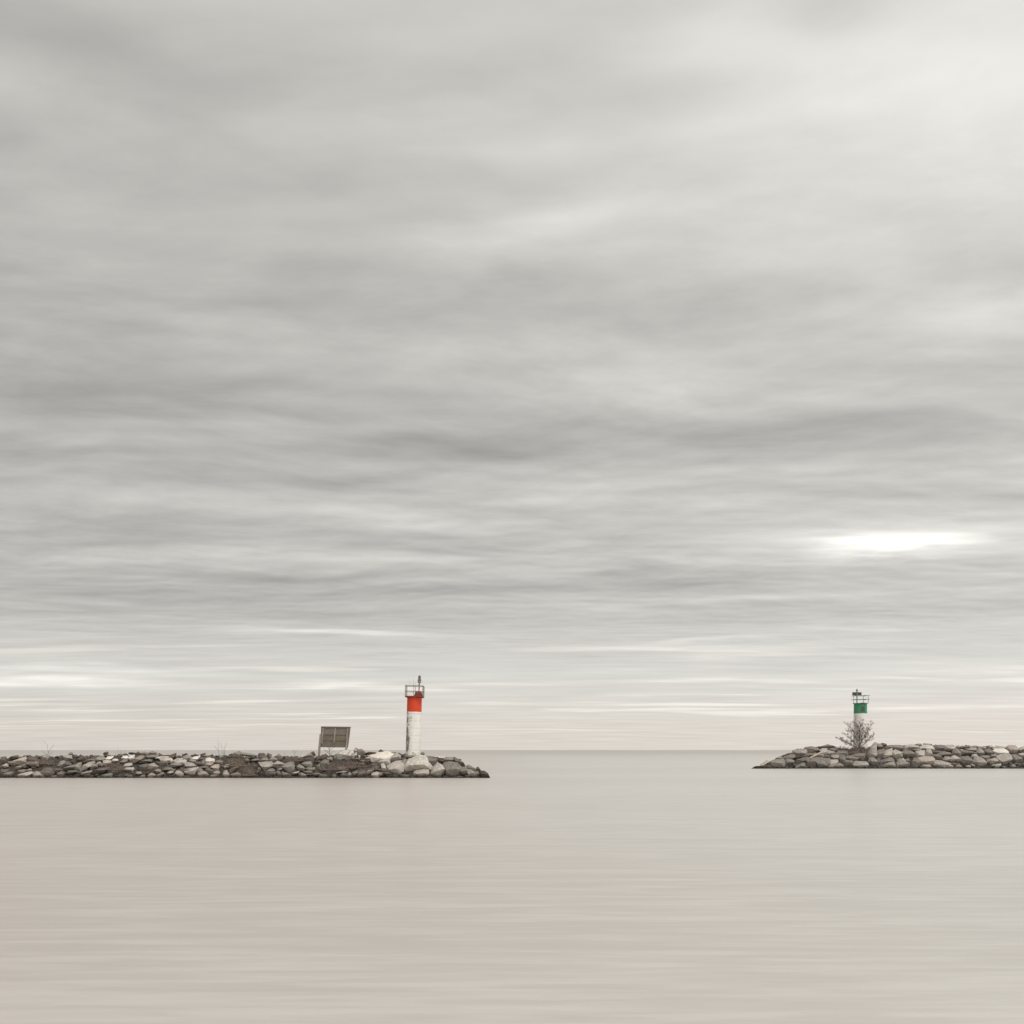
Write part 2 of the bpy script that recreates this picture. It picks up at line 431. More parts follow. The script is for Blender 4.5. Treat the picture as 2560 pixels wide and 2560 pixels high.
# traced boulders: region origin, zoom, then  tone x,y x,y ...
ROCKS = {
('L', 0, 1870, 9.66): """
g 0,230 110,220 135,300 125,350 0,400
l 290,315 430,260 560,215 590,260 600,350 480,400 360,390
g 170,335 300,320 380,390 330,430 190,400
l 60,410 120,375 170,390 190,450 130,475 60,460
l 0,420 40,420 55,470 30,510 0,510
l 360,510 420,440 490,415 505,465 440,505
l 510,410 575,378 615,390 640,450 590,475 520,450
g 0,530 195,525 180,560 90,640 0,655
g 70,700 110,610 200,575 290,590 270,640 230,705
g 430,540 520,525 650,525 600,570 510,620 440,590
l 420,710 470,670 590,590 700,575 745,600 700,660 600,710
l 650,540 690,500 745,510 750,545 690,570
l 780,650 800,590 870,575 960,590 1050,650 1030,700 930,710 830,700
g 985,570 1040,510 1130,490 1240,520 1290,590 1240,670 1130,690 1050,640
l 1190,710 1230,670 1350,655 1350,700 1290,715
g 610,340 700,325 900,340 915,440 800,450 690,400
d 640,260 760,230 880,260 870,330 720,330
d 930,330 1130,320 1160,420 940,430
l 1010,210 1060,175 1130,165 1150,230 1130,290 1000,290
g 1390,420 1440,330 1500,315 1560,330 1510,470 1450,490
g 1510,470 1570,330 1620,320 1710,390 1690,430 1600,470
l 1480,535 1560,490 1700,440 1780,400 1830,430 1770,500 1600,530
g 1570,630 1640,545 1780,540 1850,570 1780,600 1680,625
g 1370,600 1450,570 1530,590 1520,650 1480,700 1400,650
g 1250,510 1350,490 1480,510 1470,550 1360,610
l 1510,210 1600,175 1690,180 1720,260 1620,300 1560,280
g 1640,150 1690,105 1740,120 1760,170 1700,190
g 1670,320 1760,305 1760,350 1710,355
l 1830,290 1880,255 1932,235 1932,290 1860,305
d 220,250 300,190 400,180 430,230 330,270
g 750,470 850,465 840,490 760,500
g 1780,480 1850,380 1932,360 1932,540 1860,560 1800,530
""",
('L', 200, 1870, 9.66): """
l 0,235 60,222 68,265 20,275
g 130,310 200,290 300,260 310,310 190,335 110,340
l 335,300 400,220 520,210 570,240 560,290 460,330 360,330
p 605,265 650,210 780,200 770,240 690,300
d 555,150 600,100 660,95 670,150 620,165
g 560,170 620,165 650,200 600,220
l 20,560 60,480 170,360 290,335 310,370 220,430 100,530
l 380,390 410,345 470,335 530,400 520,430 410,420
g 230,440 300,390 380,400 400,450 300,530 250,510
l 545,310 620,290 730,320 720,380 640,420 560,410
p 765,290 820,260 890,270 905,300 840,325 780,325
p 1000,230 1040,195 1110,190 1160,230 1080,270 1010,260
l 950,340 1010,290 1080,265 1130,290 1110,340 1030,385
p 1160,240 1200,185 1290,170 1290,260 1220,300 1165,275
g 1250,340 1330,250 1440,190 1520,210 1500,270 1380,340 1280,380
l 1440,360 1500,310 1620,275 1710,290 1690,330 1590,350
g 1400,490 1440,420 1530,395 1660,390 1640,450 1580,540 1450,550
l 1640,510 1660,390 1760,370 1880,450 1830,500 1740,515
l 1030,450 1080,380 1200,365 1240,410 1190,440 1080,475
l 1045,515 1110,475 1250,470 1280,510 1250,555 1120,540
g 270,630 330,560 420,510 640,465 660,500 560,580 420,640
l 20,610 100,580 250,545 260,590 170,630 60,650
d 90,650 200,620 250,670 200,705 100,705
l 480,700 560,640 690,605 750,630 720,680 620,710
l 355,650 400,630 430,650 410,680
g 700,600 780,520 880,550 900,600 800,640
l 1330,610 1370,570 1450,575 1480,620 1420,645
g 1560,600 1640,585 1640,625 1570,630
l 1630,670 1700,610 1770,630 1800,660 1740,695 1660,695
l 1800,715 1840,660 1932,600 1932,715
l 1410,715 1470,655 1540,650 1570,690 1530,715
l 870,700 900,660 960,640 970,680 920,710
l 1120,715 1170,660 1240,645 1250,680 1180,715
p 1800,250 1870,215 1932,210 1932,265
g 1850,370 1932,310 1932,410 1880,410
g 1600,200 1700,170 1860,170 1840,230 1680,260
g 1640,120 1730,80 1840,110 1860,160 1700,165
d 1330,160 1380,90 1420,100 1420,170
g 1430,130 1520,95 1600,110 1610,165 1500,180
d 1160,130 1210,105 1320,120 1320,165 1230,160
g 1000,150 1090,130 1160,170 1080,185
g 1190,580 1280,575 1280,610 1200,620
g 1790,540 1850,510 1932,530 1932,580 1850,600
""",
('L', 400, 1870, 9.66): """
p 0,210 120,205 230,225 300,310 260,360 120,280 0,275
g 0,310 140,305 180,360 170,420 0,420
p 330,300 400,255 580,260 610,310 590,400 520,345 340,340
g 225,440 260,380 390,350 510,350 500,420 390,460 250,475
l 580,360 640,345 760,370 870,410 860,440 740,500 600,440
l 590,520 760,520 870,470 880,500 810,640 760,660 620,620 590,580
l 690,300 740,270 830,285 850,330 800,370 700,330
p 750,260 800,215 940,190 930,240 900,310 850,290
g 540,220 620,185 740,220 740,280 640,330 560,270
g 790,190 820,140 920,165 940,185 860,200
g 910,290 960,220 1070,230 1100,270 1000,320
p 1080,300 1110,250 1180,240 1290,270 1300,330 1260,370 1180,350 1090,370
l 1090,370 1180,345 1270,370 1230,430 1150,450 1095,430
g 820,390 870,330 1000,330 1030,420 900,420
g 1000,310 1050,280 1080,330 1070,430 1030,400
g 930,460 1050,440 1160,460 1140,500 1010,490
g 1050,540 1150,490 1240,530 1290,570 1240,640 1160,640
l 890,500 970,480 1030,540 960,590 900,600
l 910,620 970,560 1080,570 1150,640 1110,700 940,690
l 1215,460 1300,410 1400,400 1410,470 1380,530 1300,520
g 1300,370 1370,300 1440,285 1500,330 1480,390 1380,400
l 1275,610 1310,560 1400,550 1430,600 1400,650 1320,640
l 1170,690 1230,650 1350,640 1360,690 1290,715 1190,715
g 1350,690 1370,650 1440,660 1440,700
l 1495,680 1530,560 1590,545 1640,600 1660,660 1620,710 1530,705
l 1540,440 1580,400 1640,400 1640,470 1560,490
g 1665,600 1720,510 1860,440 1880,480 1780,560 1700,620
l 355,620 380,560 460,550 545,620 540,670 480,705 400,660
l 165,600 220,560 310,555 300,600 220,640
l 70,520 120,470 230,470 340,530 310,555 200,540
g 50,715 100,670 160,690 150,715
g 280,680 310,640 360,650 350,690
l 540,710 590,665 640,670 650,700
g 200,690 240,655 290,665 250,700
g 0,600 70,590 100,640 40,660 0,650
d 200,190 360,130 370,200 300,300 230,220
l 0,185 120,160 250,150 250,180 100,190
g 570,155 610,125 660,140 660,165
g 960,190 1060,120 1090,150 1010,190
g 980,200 1090,165 1180,180 1140,220
g 1200,180 1250,150 1290,190 1250,205
p 1170,200 1270,210 1300,250 1190,230
g 1420,200 1460,170 1500,220 1470,270 1430,250
g 1730,190 1820,110 1890,80 1932,110 1932,200 1800,210
p 1600,200 1640,180 1700,195 1690,225 1610,220
g 370,200 460,165 500,220 400,240
g 1700,640 1850,590 1932,640 1900,690 1760,680
""",
('L', 600, 1870, 9.66): """
g 0,110 120,120 260,140 400,180 300,230 150,190 0,170
l 110,270 160,240 240,310 190,330 130,310
l 240,310 330,260 440,260 470,280 340,320
g 430,350 500,290 610,230 670,290 630,340
g 440,215 580,180 640,220 520,270
d 620,210 660,120 700,170 690,230
p 680,130 770,165 760,185 700,170
l 450,370 570,350 720,345 770,390 740,460 600,570 560,400
l 750,440 810,370 890,320 1060,380 1030,420 940,430 860,440
d 760,450 860,445 1010,430 1000,480 860,510
g 880,190 930,145 980,180 1010,260 930,290 880,250
g 690,290 760,220 870,250 880,300 780,350
g 1010,460 1080,390 1180,345 1260,350 1290,440 1280,530 1180,590 1090,540
l 870,520 930,480 1020,480 1000,520 950,550
l 615,570 690,510 770,500 830,540 800,590 640,620
g 560,670 650,620 780,600 880,570 880,620 760,680 640,700
g 880,560 930,560 1010,650 980,705 900,680
g 1010,580 1090,600 1220,640 1180,690 1040,690
l 1370,450 1420,400 1500,430 1560,500 1540,560 1400,520
g 1480,380 1560,340 1680,330 1720,400 1700,480 1580,460
g 1560,500 1640,470 1780,470 1790,520 1720,560 1620,530
g 1540,570 1640,540 1740,570 1700,620 1600,600
l 1220,620 1310,580 1410,555 1400,600 1290,640
l 1440,620 1480,600 1500,660 1640,680 1630,710 1500,710 1440,680
l 1550,630 1640,620 1670,650 1600,670
g 1450,320 1540,270 1660,250 1740,210 1760,300 1740,370 1680,320 1540,340
g 1530,240 1620,160 1700,110 1760,190 1740,210 1640,250
d 1700,110 1770,90 1820,170 1770,210
g 1820,490 1870,420 1932,360 1932,510
g 1740,620 1840,600 1932,620 1932,660 1790,660
l 420,490 460,465 500,490 500,540 440,540
d 300,410 380,410 390,460 320,470
g 350,590 430,550 470,570 390,620
l 480,590 520,570 560,590 520,610
g 1190,700 1240,670 1300,700 1290,715
l 1860,310 1932,300 1932,350 1880,350
""",
('L', 800, 1870, 9.66): """
g 0,360 60,310 110,290 190,320 210,420 120,520 0,520
p 390,150 470,100 600,40 680,50 770,100 790,200 780,250 600,290 380,290
g 330,190 400,150 400,300 330,330
l 160,240 230,210 290,230 290,300 200,310
d 0,200 120,150 180,200 150,270 0,290
l 780,90 850,0 890,10 900,60 830,120
g 900,100 920,40 1000,30 1075,90 1060,165 910,165
d 1090,130 1180,95 1330,110 1400,130 1230,160 1110,170
p 1205,185 1300,140 1600,95 1740,150 1750,180 1700,210 1470,300 1340,350 1250,350 1230,250
d 1415,120 1430,60 1470,35 1530,80 1540,100
l 1700,270 1760,200 1790,150 1840,120 1932,190 1932,280 1830,320 1720,290
g 1690,110 1790,95 1850,110 1780,150
d 1880,110 1932,130 1932,180
l 1360,410 1420,340 1500,270 1600,245 1670,330 1660,390 1600,430 1540,380
p 1465,395 1530,385 1570,430 1605,550 1540,565 1510,490
l 1630,450 1740,370 1820,340 1932,330 1990,380 1990,600 1932,640 1780,620 1650,570
l 1075,260 1150,210 1220,190 1240,240 1200,290 1090,300
d 1080,310 1200,290 1240,350 1100,380
g 950,320 1000,290 1060,290 1080,340 980,350
l 830,230 870,190 900,220
g 790,250 930,230 960,280 820,290
g 1240,480 1320,430 1420,440 1400,530 1290,570
l 1100,620 1130,560 1230,500 1300,480 1270,570 1190,620 1110,640
g 890,660 920,560 1050,520 1110,560 1080,650 1010,710 920,720
l 760,630 790,580 900,545 910,590 830,680 770,660
l 390,590 460,570 560,550 650,560 600,600 420,610
g 480,650 560,600 620,620 600,690 500,700
l 290,660 340,630 390,650 350,720 300,690
l 1210,690 1250,610 1350,580 1420,600 1430,660 1340,720 1230,720
l 1360,620 1430,590 1510,600 1490,660 1410,680
l 1390,560 1460,490 1480,560 1430,580
g 1510,600 1640,580 1720,640 1600,660
d 1600,660 1720,640 1750,710 1640,720
l 1745,690 1790,630 1820,660 1800,710
p 1810,700 1850,655 1890,690 1850,715
l 1490,715 1540,690 1580,700 1560,725
g 1080,710 1140,670 1200,690 1170,720
p 600,660 640,640 650,670 620,690
g 670,620 720,590 750,640 740,720 670,720
g 0,640 120,640 260,700 230,725 0,720
g 420,470 560,450 640,480 560,540 440,540
g 940,370 1040,350 1080,410 1040,470 950,470
g 1170,430 1300,370 1380,400 1280,440 1200,470
""",
('L', 1000, 1870, 8.05): """
p 70,440 85,340 190,250 280,200 390,160 480,180 570,230 610,290 630,390 610,440 530,430 400,440 280,470 150,470
l 290,490 330,460 460,435 550,440 560,520 510,560 420,570 300,570
p 605,560 640,490 680,390 750,315 800,340 880,390 935,450 860,520 770,580 700,590
l 570,170 620,195 780,290 760,320 740,320 680,390 630,370 590,230
g 600,170 700,185 790,240 780,290
d 770,230 830,210 900,240 870,320 800,310
p 770,170 850,180 910,180 890,220 840,205
l 880,250 930,190 1040,190 1110,260 1060,300 920,290
p 960,180 1000,190 990,210
l 870,370 910,310 1000,300 1130,310 1220,400 1250,440 1200,500 1130,590 960,600 920,480
g 1080,210 1110,195 1200,270 1300,350 1320,380 1210,390 1140,310
g 1200,420 1230,390 1320,390 1390,470 1390,510 1280,470
d 1200,470 1280,460 1400,510 1380,560 1230,540
l 1320,390 1360,400 1480,530 1570,560 1560,590 1450,600 1390,500
g 1340,370 1390,350 1440,390 1540,430 1500,510 1440,480
g 1490,500 1560,460 1600,540 1560,570
d 1540,400 1570,380 1620,440 1600,480 1550,460
d 1600,500 1640,470 1700,470 1760,510 1830,600 1640,600
g 1100,570 1200,560 1310,590 1290,605 1110,600
g 1310,560 1380,540 1430,590 1330,600
g 0,530 60,540 180,540 170,590 90,610 0,600
l 0,240 70,190 85,200 30,260 0,280
g 0,330 30,260 100,220 130,260 60,360 0,390
l 130,250 180,210 270,210 190,260
g 410,140 420,100 460,85 490,110 480,150
d 0,110 50,130 80,150 40,170 0,160
g 80,160 230,150 310,160 260,200 120,200
g 440,160 540,155 570,190 500,200
""",
('R', 1870, 1850, 9.66): """
d 40,680 150,650 250,640 560,600 560,680
d 380,620 500,570 570,560 590,670 400,675
g 450,590 520,540 640,490 720,500 860,470 870,560 850,670 620,675 540,640
g 640,490 700,430 800,390 850,470 740,490
g 850,450 900,405 1070,350 1140,370 1130,440 1020,420 920,430 870,530
l 870,610 900,500 930,430 1000,415 1110,500 1120,540 1080,590 960,590
d 1100,400 1180,370 1290,400 1290,450 1130,490 1110,470
l 1110,260 1170,240 1280,220 1400,235 1420,290 1400,350 1270,390 1190,380 1120,310
l 1395,210 1430,180 1560,165 1690,200 1740,240 1700,280 1580,290 1460,320 1410,270
g 1340,380 1460,330 1640,310 1650,350 1540,410 1360,430
g 1550,430 1700,350 1800,320 1850,400 1830,440 1640,440
g 1110,600 1150,530 1270,470 1360,430 1410,480 1290,540 1200,590
g 1370,450 1430,425 1530,440 1590,560 1640,660 1400,680 1390,560
l 1240,590 1330,545 1390,560 1400,680 1220,670
l 1110,660 1190,620 1250,610 1230,660 1160,680
g 1110,610 1200,590 1240,600 1130,650
l 1570,450 1640,425 1880,460 1932,460 1932,520 1890,660 1700,680 1640,600
g 1690,195 1820,150 1932,110 1932,200 1800,215
l 1740,250 1820,210 1920,215 1890,300 1860,380 1800,280
""",
('R', 2060, 1850, 9.66): """
g 0,150 110,110 270,160 280,185 150,195 0,210
g 130,215 280,190 370,190 350,270 250,290 190,260
l 0,215 70,210 30,290 0,290
l 40,330 70,260 110,245 170,280 300,330 290,370 180,390 80,370
g 0,440 40,360 130,380 190,420 120,460
l 330,330 370,260 470,250 560,260 590,320 560,380 460,370 350,370
l 190,390 240,360 400,370 400,450 300,480 210,450
g 350,480 420,370 520,380 520,450 480,520 470,600 380,560
g 0,470 160,460 140,510 80,640 0,680
l 80,640 110,580 160,490 340,490 350,540 280,590 220,660 120,670
l 250,640 320,570 400,560 470,610 420,680 280,680
l 515,450 560,400 700,375 760,410 860,440 820,480 720,550 680,490 560,470
g 490,540 530,480 680,490 740,540 680,630 520,630
g 720,370 800,330 1010,330 980,410 940,500 880,450 760,410
l 720,600 800,520 1020,530 1070,580 1010,660 880,680 760,640
l 990,390 1060,310 1180,160 1250,95 1290,100 1260,200 1230,280 1150,350 1140,460 1070,540 1010,490
l 1260,140 1300,90 1390,100 1440,160 1350,220 1280,180
g 1370,95 1440,75 1510,95 1530,150 1450,160
l 1160,380 1200,320 1330,260 1480,230 1460,280 1370,420 1340,490 1240,440
l 1090,530 1130,440 1200,430 1290,480 1330,560 1310,610 1170,590
g 1290,460 1360,440 1370,580 1310,620
l 1400,460 1430,330 1520,260 1660,205 1650,290 1590,380 1500,430
g 1500,250 1530,150 1640,130 1740,140 1850,130 1840,230 1750,270 1660,230
l 1645,380 1690,280 1760,245 1840,280 1900,380 1890,430 1760,475 1690,450
l 1370,520 1480,470 1600,430 1670,450 1690,520 1500,590 1360,620
g 1360,620 1500,590 1690,520 1720,580 1720,660 1580,680 1380,670
l 1750,660 1780,560 1830,490 1932,460 1980,510 1990,680 1760,680
d 860,260 1000,250 1040,310 860,330
g 600,290 840,260 850,330 700,370 600,360
l 1010,230 1080,200 1110,230 1050,270
""",
('R', 2240, 1850, 11.365): """
g 0,160 230,165 200,280 150,310 0,290
l 200,350 330,300 450,310 560,390 600,450 580,510 440,490 350,500 240,480
l 260,220 300,150 500,130 640,150 700,210 600,240 440,260 280,260
g 200,330 250,260 430,270 420,300 300,310
g 440,260 600,235 730,240 700,290 600,370 520,330
g 540,135 640,110 720,110 760,160 700,190 640,150
g 780,140 810,95 870,110 960,110 980,150 830,150
p 700,230 790,150 970,140 1080,190 1100,250 1060,300 870,230 740,260
l 590,500 600,340 620,310 830,305 820,470 740,510
l 840,460 860,330 900,280 1000,270 1035,350 1030,460 930,475
g 850,300 880,230 1040,230 1060,310 1000,270 900,275
g 1050,390 1060,310 1290,310 1260,370 1200,400
g 1110,300 1110,160 1290,150 1370,160 1390,240 1350,300 1250,310
p 1390,290 1420,160 1620,150 1700,180 1690,270 1620,330 1520,280
l 1200,410 1270,340 1400,330 1560,370 1580,440 1530,480 1450,440 1300,450
l 1610,420 1640,310 1720,240 1800,290 1850,380 1830,480 1760,500 1640,440
g 1070,470 1110,410 1180,440 1260,430 1320,500 1340,560 1240,570 1150,550
l 680,600 700,520 830,485 1060,490 1120,540 1110,640 1060,720 880,700 710,680
l 1350,560 1410,480 1540,480 1560,560 1480,610 1380,590
l 1550,540 1640,460 1710,450 1850,560 1840,610 1700,620 1560,610
l 1120,640 1210,590 1340,600 1560,670 1540,720 1420,780 1260,770 1120,720
l 780,740 820,710 970,700 1050,780 1000,795 860,780
g 400,780 430,660 560,520 650,540 670,640 660,780 520,800
g 20,790 60,660 90,580 150,540 260,590 390,680 370,790 150,800
l 1440,760 1530,700 1600,730 1640,780
g 1640,760 1800,700 1870,730 1890,790 1680,800
l 1690,210 1780,150 1840,190 1800,240 1720,240
g 1600,680 1700,670 1840,680 1740,740
g 690,740 780,730 800,790 700,800
g 1860,640 1932,560 1980,600 1932,740 1890,720
l 1850,290 1900,260 1932,300 1932,430 1870,410
g 270,560 340,540 420,590 400,630
""",
('R', 2390, 1850, 11.365): """
l 150,330 180,270 290,280 560,350 570,390 440,430 300,430 170,420
l 280,250 440,200 590,220 590,340 480,330 370,300
g 110,180 300,170 430,180 420,220 260,240 120,230
g 440,180 600,160 640,200 600,230 470,200
l 595,350 640,270 700,200 760,280 820,370 800,420 710,470 640,420
l 740,220 840,190 880,230 800,280 760,270
l 870,180 940,170 940,250 890,250
l 950,160 1040,150 1060,200 1010,240 950,220
l 820,320 870,270 980,250 1050,310 1060,350 970,440 900,430 850,370
l 1030,260 1080,190 1140,230 1100,310
p 1100,310 1180,260 1380,230 1490,330 1480,370 1190,450 1150,400
p 1110,220 1190,160 1330,170 1450,190 1400,230 1180,250
l 1480,290 1490,190 1560,160 1720,170 1760,230 1760,320 1640,390 1560,370
l 1770,270 1850,220 1932,190 1960,260 1932,360 1830,340
l 1800,400 1932,370 1980,420 1932,490 1880,470
l 1200,480 1320,430 1520,395 1590,450 1605,560 1500,640 1370,710 1330,620 1210,580
g 970,500 1020,420 1140,395 1170,440 1160,490 1030,510
g 730,480 750,455 950,450 950,540 880,590 830,520
l 450,480 490,410 600,405 620,460 550,530
l 520,630 570,520 640,465 800,540 880,640 830,720 700,760 570,700
l 910,620 930,570 1140,515 1210,570 1190,620 1100,660 1020,690
l 130,610 190,490 380,470 480,560 500,620 420,680 280,690 200,640
g 1130,660 1200,610 1300,610 1290,650 1200,670
l 1040,740 1080,700 1300,670 1280,720 1150,790
l 1620,500 1650,430 1760,430 1890,510 1890,620 1780,650 1690,660 1630,600
g 1500,720 1580,630 1600,680 1540,760
l 1540,800 1570,710 1680,690 1740,800
g 1720,700 1790,660 1870,680 1840,750 1760,740
l 1750,760 1932,760 1980,790 1932,810 1770,810
l 1310,800 1370,740 1450,770 1440,810
l 300,740 380,720 430,750 400,790 320,780
l 410,710 490,680 560,740 520,770
g 0,770 80,710 160,720 190,770 150,800
g 580,790 620,740 690,800
g 1880,690 1932,650 1960,700 1932,750
""",
}
traced = []
for (side, ox, oy, sc_), txt in ROCKS.items():
    for line in txt.strip().splitlines():
        t = line.split()
        poly = [(ox + float(a.split(',')[0]) / sc_, oy + float(a.split(',')[1]) / sc_) for a in t[1:]]
        A = abs(sum(p[0] * q[1] - q[0] * p[1] for p, q in zip(poly, poly[1:] + poly[:1]))) / 2
        xs_ = [p[0] for p in poly]; ys_ = [p[1] for p in poly]
        traced.append(dict(side=side, tone=t[0], poly=poly, area=A, w=max(xs_) - min(xs_), h=max(ys_) - min(ys_),
                           cx=(max(xs_) + min(xs_)) / 2, cy=(max(ys_) + min(ys_)) / 2, bot=max(ys_), top=min(ys_)))
traced.sort(key=lambda r: -r['area'])

def rock_points(r, rng):
    """world-space points of a broken boulder whose silhouette follows the traced outline"""
    side = r['side']; wl = BW[side]['wl']
    c = on_slope(side, r['cx'], min(r['cy'], wl))
    c.y += 0.10
    sc_ = c.y / F
    grow = 1.20
    P2 = [((px - r['cx']) * sc_ * grow, -(py - r['cy']) * sc_ * grow) for px, py in r['poly']]
    if r['bot'] > wl - 4:
        P2 = [(x, z - (0.35 if (r['cy'] - z / sc_ / grow) > wl - 5 else 0)) for x, z in P2]
    Wm, Hm = r['w'] * sc_, r['h'] * sc_
    t = 0.55 * (Wm + Hm) * rng.uniform(.8, 1.05)
    r0_ = {'p': rng.uniform(-.35, .05), 'l': rng.uniform(-.25, .25), 'g': rng.uniform(-.1, .45), 'd': rng.uniform(0, .5)}[r['tone']]
    sl = rng.uniform(-.35, .35)
    pts = []
    for x, z in P2:
        zn = max(-1, min(1, z / (Hm * .55)))
        pts.append(Vector((x, t * (.10 + .22 * zn + rng.uniform(-.07, .07)), z)))
        if rng.random() < .5: pts.append(Vector((x * rng.uniform(.5, .75), t * rng.uniform(.40, .58), z * rng.uniform(.4, .7) - .05 * Hm)))
    for xn in (rng.uniform(-.78, -.5), rng.uniform(-.2, .2), rng.uniform(.5, .78)):
        pts.append(Vector((xn * Wm * .5, -t * rng.uniform(.30, .48), Hm * .5 * (r0_ + sl * xn + rng.uniform(-.08, .08)))))
    pts.append(Vector((rng.uniform(-.35, .35) * Wm, -t * rng.uniform(.12, .25), Hm * .5 * rng.uniform(-.75, -.5))))
    return c, pts

def roughen(bm, amt, seed, cuts):
    bmesh.ops.triangulate(bm, faces=bm.faces[:])
    for _ in range(cuts):
        bmesh.ops.subdivide_edges(bm, edges=bm.edges[:], cuts=1, use_grid_fill=True)
    bm.normal_update()
    off = Vector((seed * 3.1, seed * 1.7, seed * 5.3))
    for v_ in bm.verts:
        n_ = noise.noise(v_.co * 2.6 + off) * 0.7 + noise.noise(v_.co * 7 + off) * 0.4
        v_.co += v_.normal * n_ * amt

ZONES = {'L': [(95, "at far left"), (150, 'under the tall dead stalk'), (300, 'right of the tall dead stalk'), (420, 'right of the low dead twigs'),
               (530, 'left of the three dead stems'), (640, 'beside the tan bush'), (780, 'left of the wooden sign'), (880, 'below the wooden sign'),
               (990, 'between the sign and red tower'), (1075, "below the red tower"), (1300, "at left breakwater's tip")],
         'R': [(1975, "at right breakwater's tip"), (2070, 'beside the pale driftwood log'), (2125, 'left of the bare shrub'), (2190, 'below the bare shrub'),
               (2270, 'right of the bare shrub'), (2350, "midway along right breakwater"), (2450, 'well right of the green tower'), (3000, "at far right")]}
def zone(r):
    for lim, s in ZONES[r['side']]:
        if r['cx'] < lim: return s
def row(r):
    wl = BW[r['side']]['wl']; tp = top_py(r['side'], r['cx'])
    if r['bot'] > wl - 5: return 'at the waterline'
    f_ = (wl - r['cy']) / max(8, wl - tp)
    return 'low on the slope' if f_ < .42 else 'halfway up' if f_ < .66 else 'high on the slope' if f_ < .92 else 'on the crest'
TONE = {'p': 'pale', 'l': 'light grey', 'g': 'grey', 'd': 'dark brown'}
def form(r):
    a = r['w'] / max(1, r['h'])
    sz = math.sqrt(r['area'])
    f_ = 'flat' if a > 2.1 else 'upright' if a < 0.85 else 'long' if a > 1.6 else 'blocky'
    return ('big ' if sz > 21 else 'small ' if sz < 9.5 else '') + f_
indiv, rest = traced[:300], traced[300:]
classes = {}
for r in indiv:
    r['label'] = f"{form(r)} {TONE[r['tone']]} boulder {row(r)} {zone(r)}"
    classes.setdefault(r['label'], []).append(r)
ORD = ['first', 'second', 'third', 'fourth', 'fifth', 'sixth']
for lab, rs in classes.items():
    if len(rs) > 1:
        rs.sort(key=lambda r: r['cx'])
        for i, r in enumerate(rs):
            o_ = ('left one' if i == 0 else 'right one') if len(rs) == 2 else ORD[i] + ' from left'
            r['label'] = lab + ', ' + o_
GR = {'L': 'boulders of the left breakwater', 'R': 'boulders of the right breakwater'}
for i, r in enumerate(indiv):
    rng = random.Random(1000 + i)
    c, pts = rock_points(r, rng)
    bm = bmesh.new(); hull_mesh(bm, pts)
    big = math.sqrt(r['area']) > 20
    roughen(bm, 0.022 if big else 0.012, i, 2 if big else 1)
    o = finish(bm, 'boulder', M_ROCK[r['tone']], loc=c)
    tag(o, r['label'], 'boulder', GR[r['side']])

# the smaller stones: leftovers of the tracing plus the rubble that fills the gaps, crest and far slope
bm = bmesh.new()
for i, r in enumerate(rest):
    rng = random.Random(5000 + i)
    c, pts = rock_points(r, rng)
    hull_mesh(bm, [c + p for p in pts])
def scatter(side, n, xa, xb, rng, part):
    Y0 = BW[side]['Y0']; big = 1.0 if side == 'L' else 1.45
    for k in range(n):
        X_ = rng.uniform(xa, xb); h = ztop(side, X_)
        if h < 0.1: continue
        if part == 'front':
            z = rng.uniform(-.15, h - .1); y_ = Y0 + 0.52 + K * z; s = rng.uniform(.16, .34) * big
        elif part == 'water':
            z = rng.uniform(-.12, .12); y_ = Y0 + 0.25 + K * z; s = rng.uniform(.14, .36) * big
        elif part == 'outer':
            z = rng.uniform(-.1, h); y_ = Y0 + 0.25 + K * z; s = rng.uniform(.35, .6) * big
        elif part == 'crest':
            z = h - .12 - rng.uniform(0, .15); y_ = Y0 + K * h + rng.uniform(.4, 4.2); s = rng.uniform(.22, .42) * big
        else:
            z = rng.uniform(-.1, h); y_ = Y0 + K * h + (4.5 if side == 'L' else 6.6) + K * (h - z); s = rng.uniform(.35, .65) * big
        m3 = Matrix.Rotation(rng.uniform(0, 6.28), 3, 'Z') @ Matrix.Rotation(rng.uniform(-.7, .7), 3, 'X')
        p0 = Vector((X_, y_, z))
        hull_mesh(bm, [p0 + m3 @ p for p in stone_points(s * rng.uniform(.8, 1.3), s, s * rng.uniform(.5, .8), rng)])
rg = random.Random(3)
scatter('L', 620, -56, -2.6, rg, 'front'); scatter('L', 230, -56, -3.4, rg, 'water'); scatter('L', 330, -56, -6, rg, 'crest')
scatter('L', 130, -85, -56, rg, 'outer'); scatter('L', 240, -85, -6, rg, 'back')
scatter('R', 340, 40, 83.5, rg, 'front'); scatter('R', 120, 39.4, 83.5, rg, 'water'); scatter('R', 160, 50, 83, rg, 'crest')
scatter('R', 90, 84, 111, rg, 'outer'); scatter('R', 150, 46, 111, rg, 'back')
bmesh.ops.triangulate(bm, faces=bm.faces[:])
tag(finish(bm, 'rubble', M_RUB), kind='stuff')

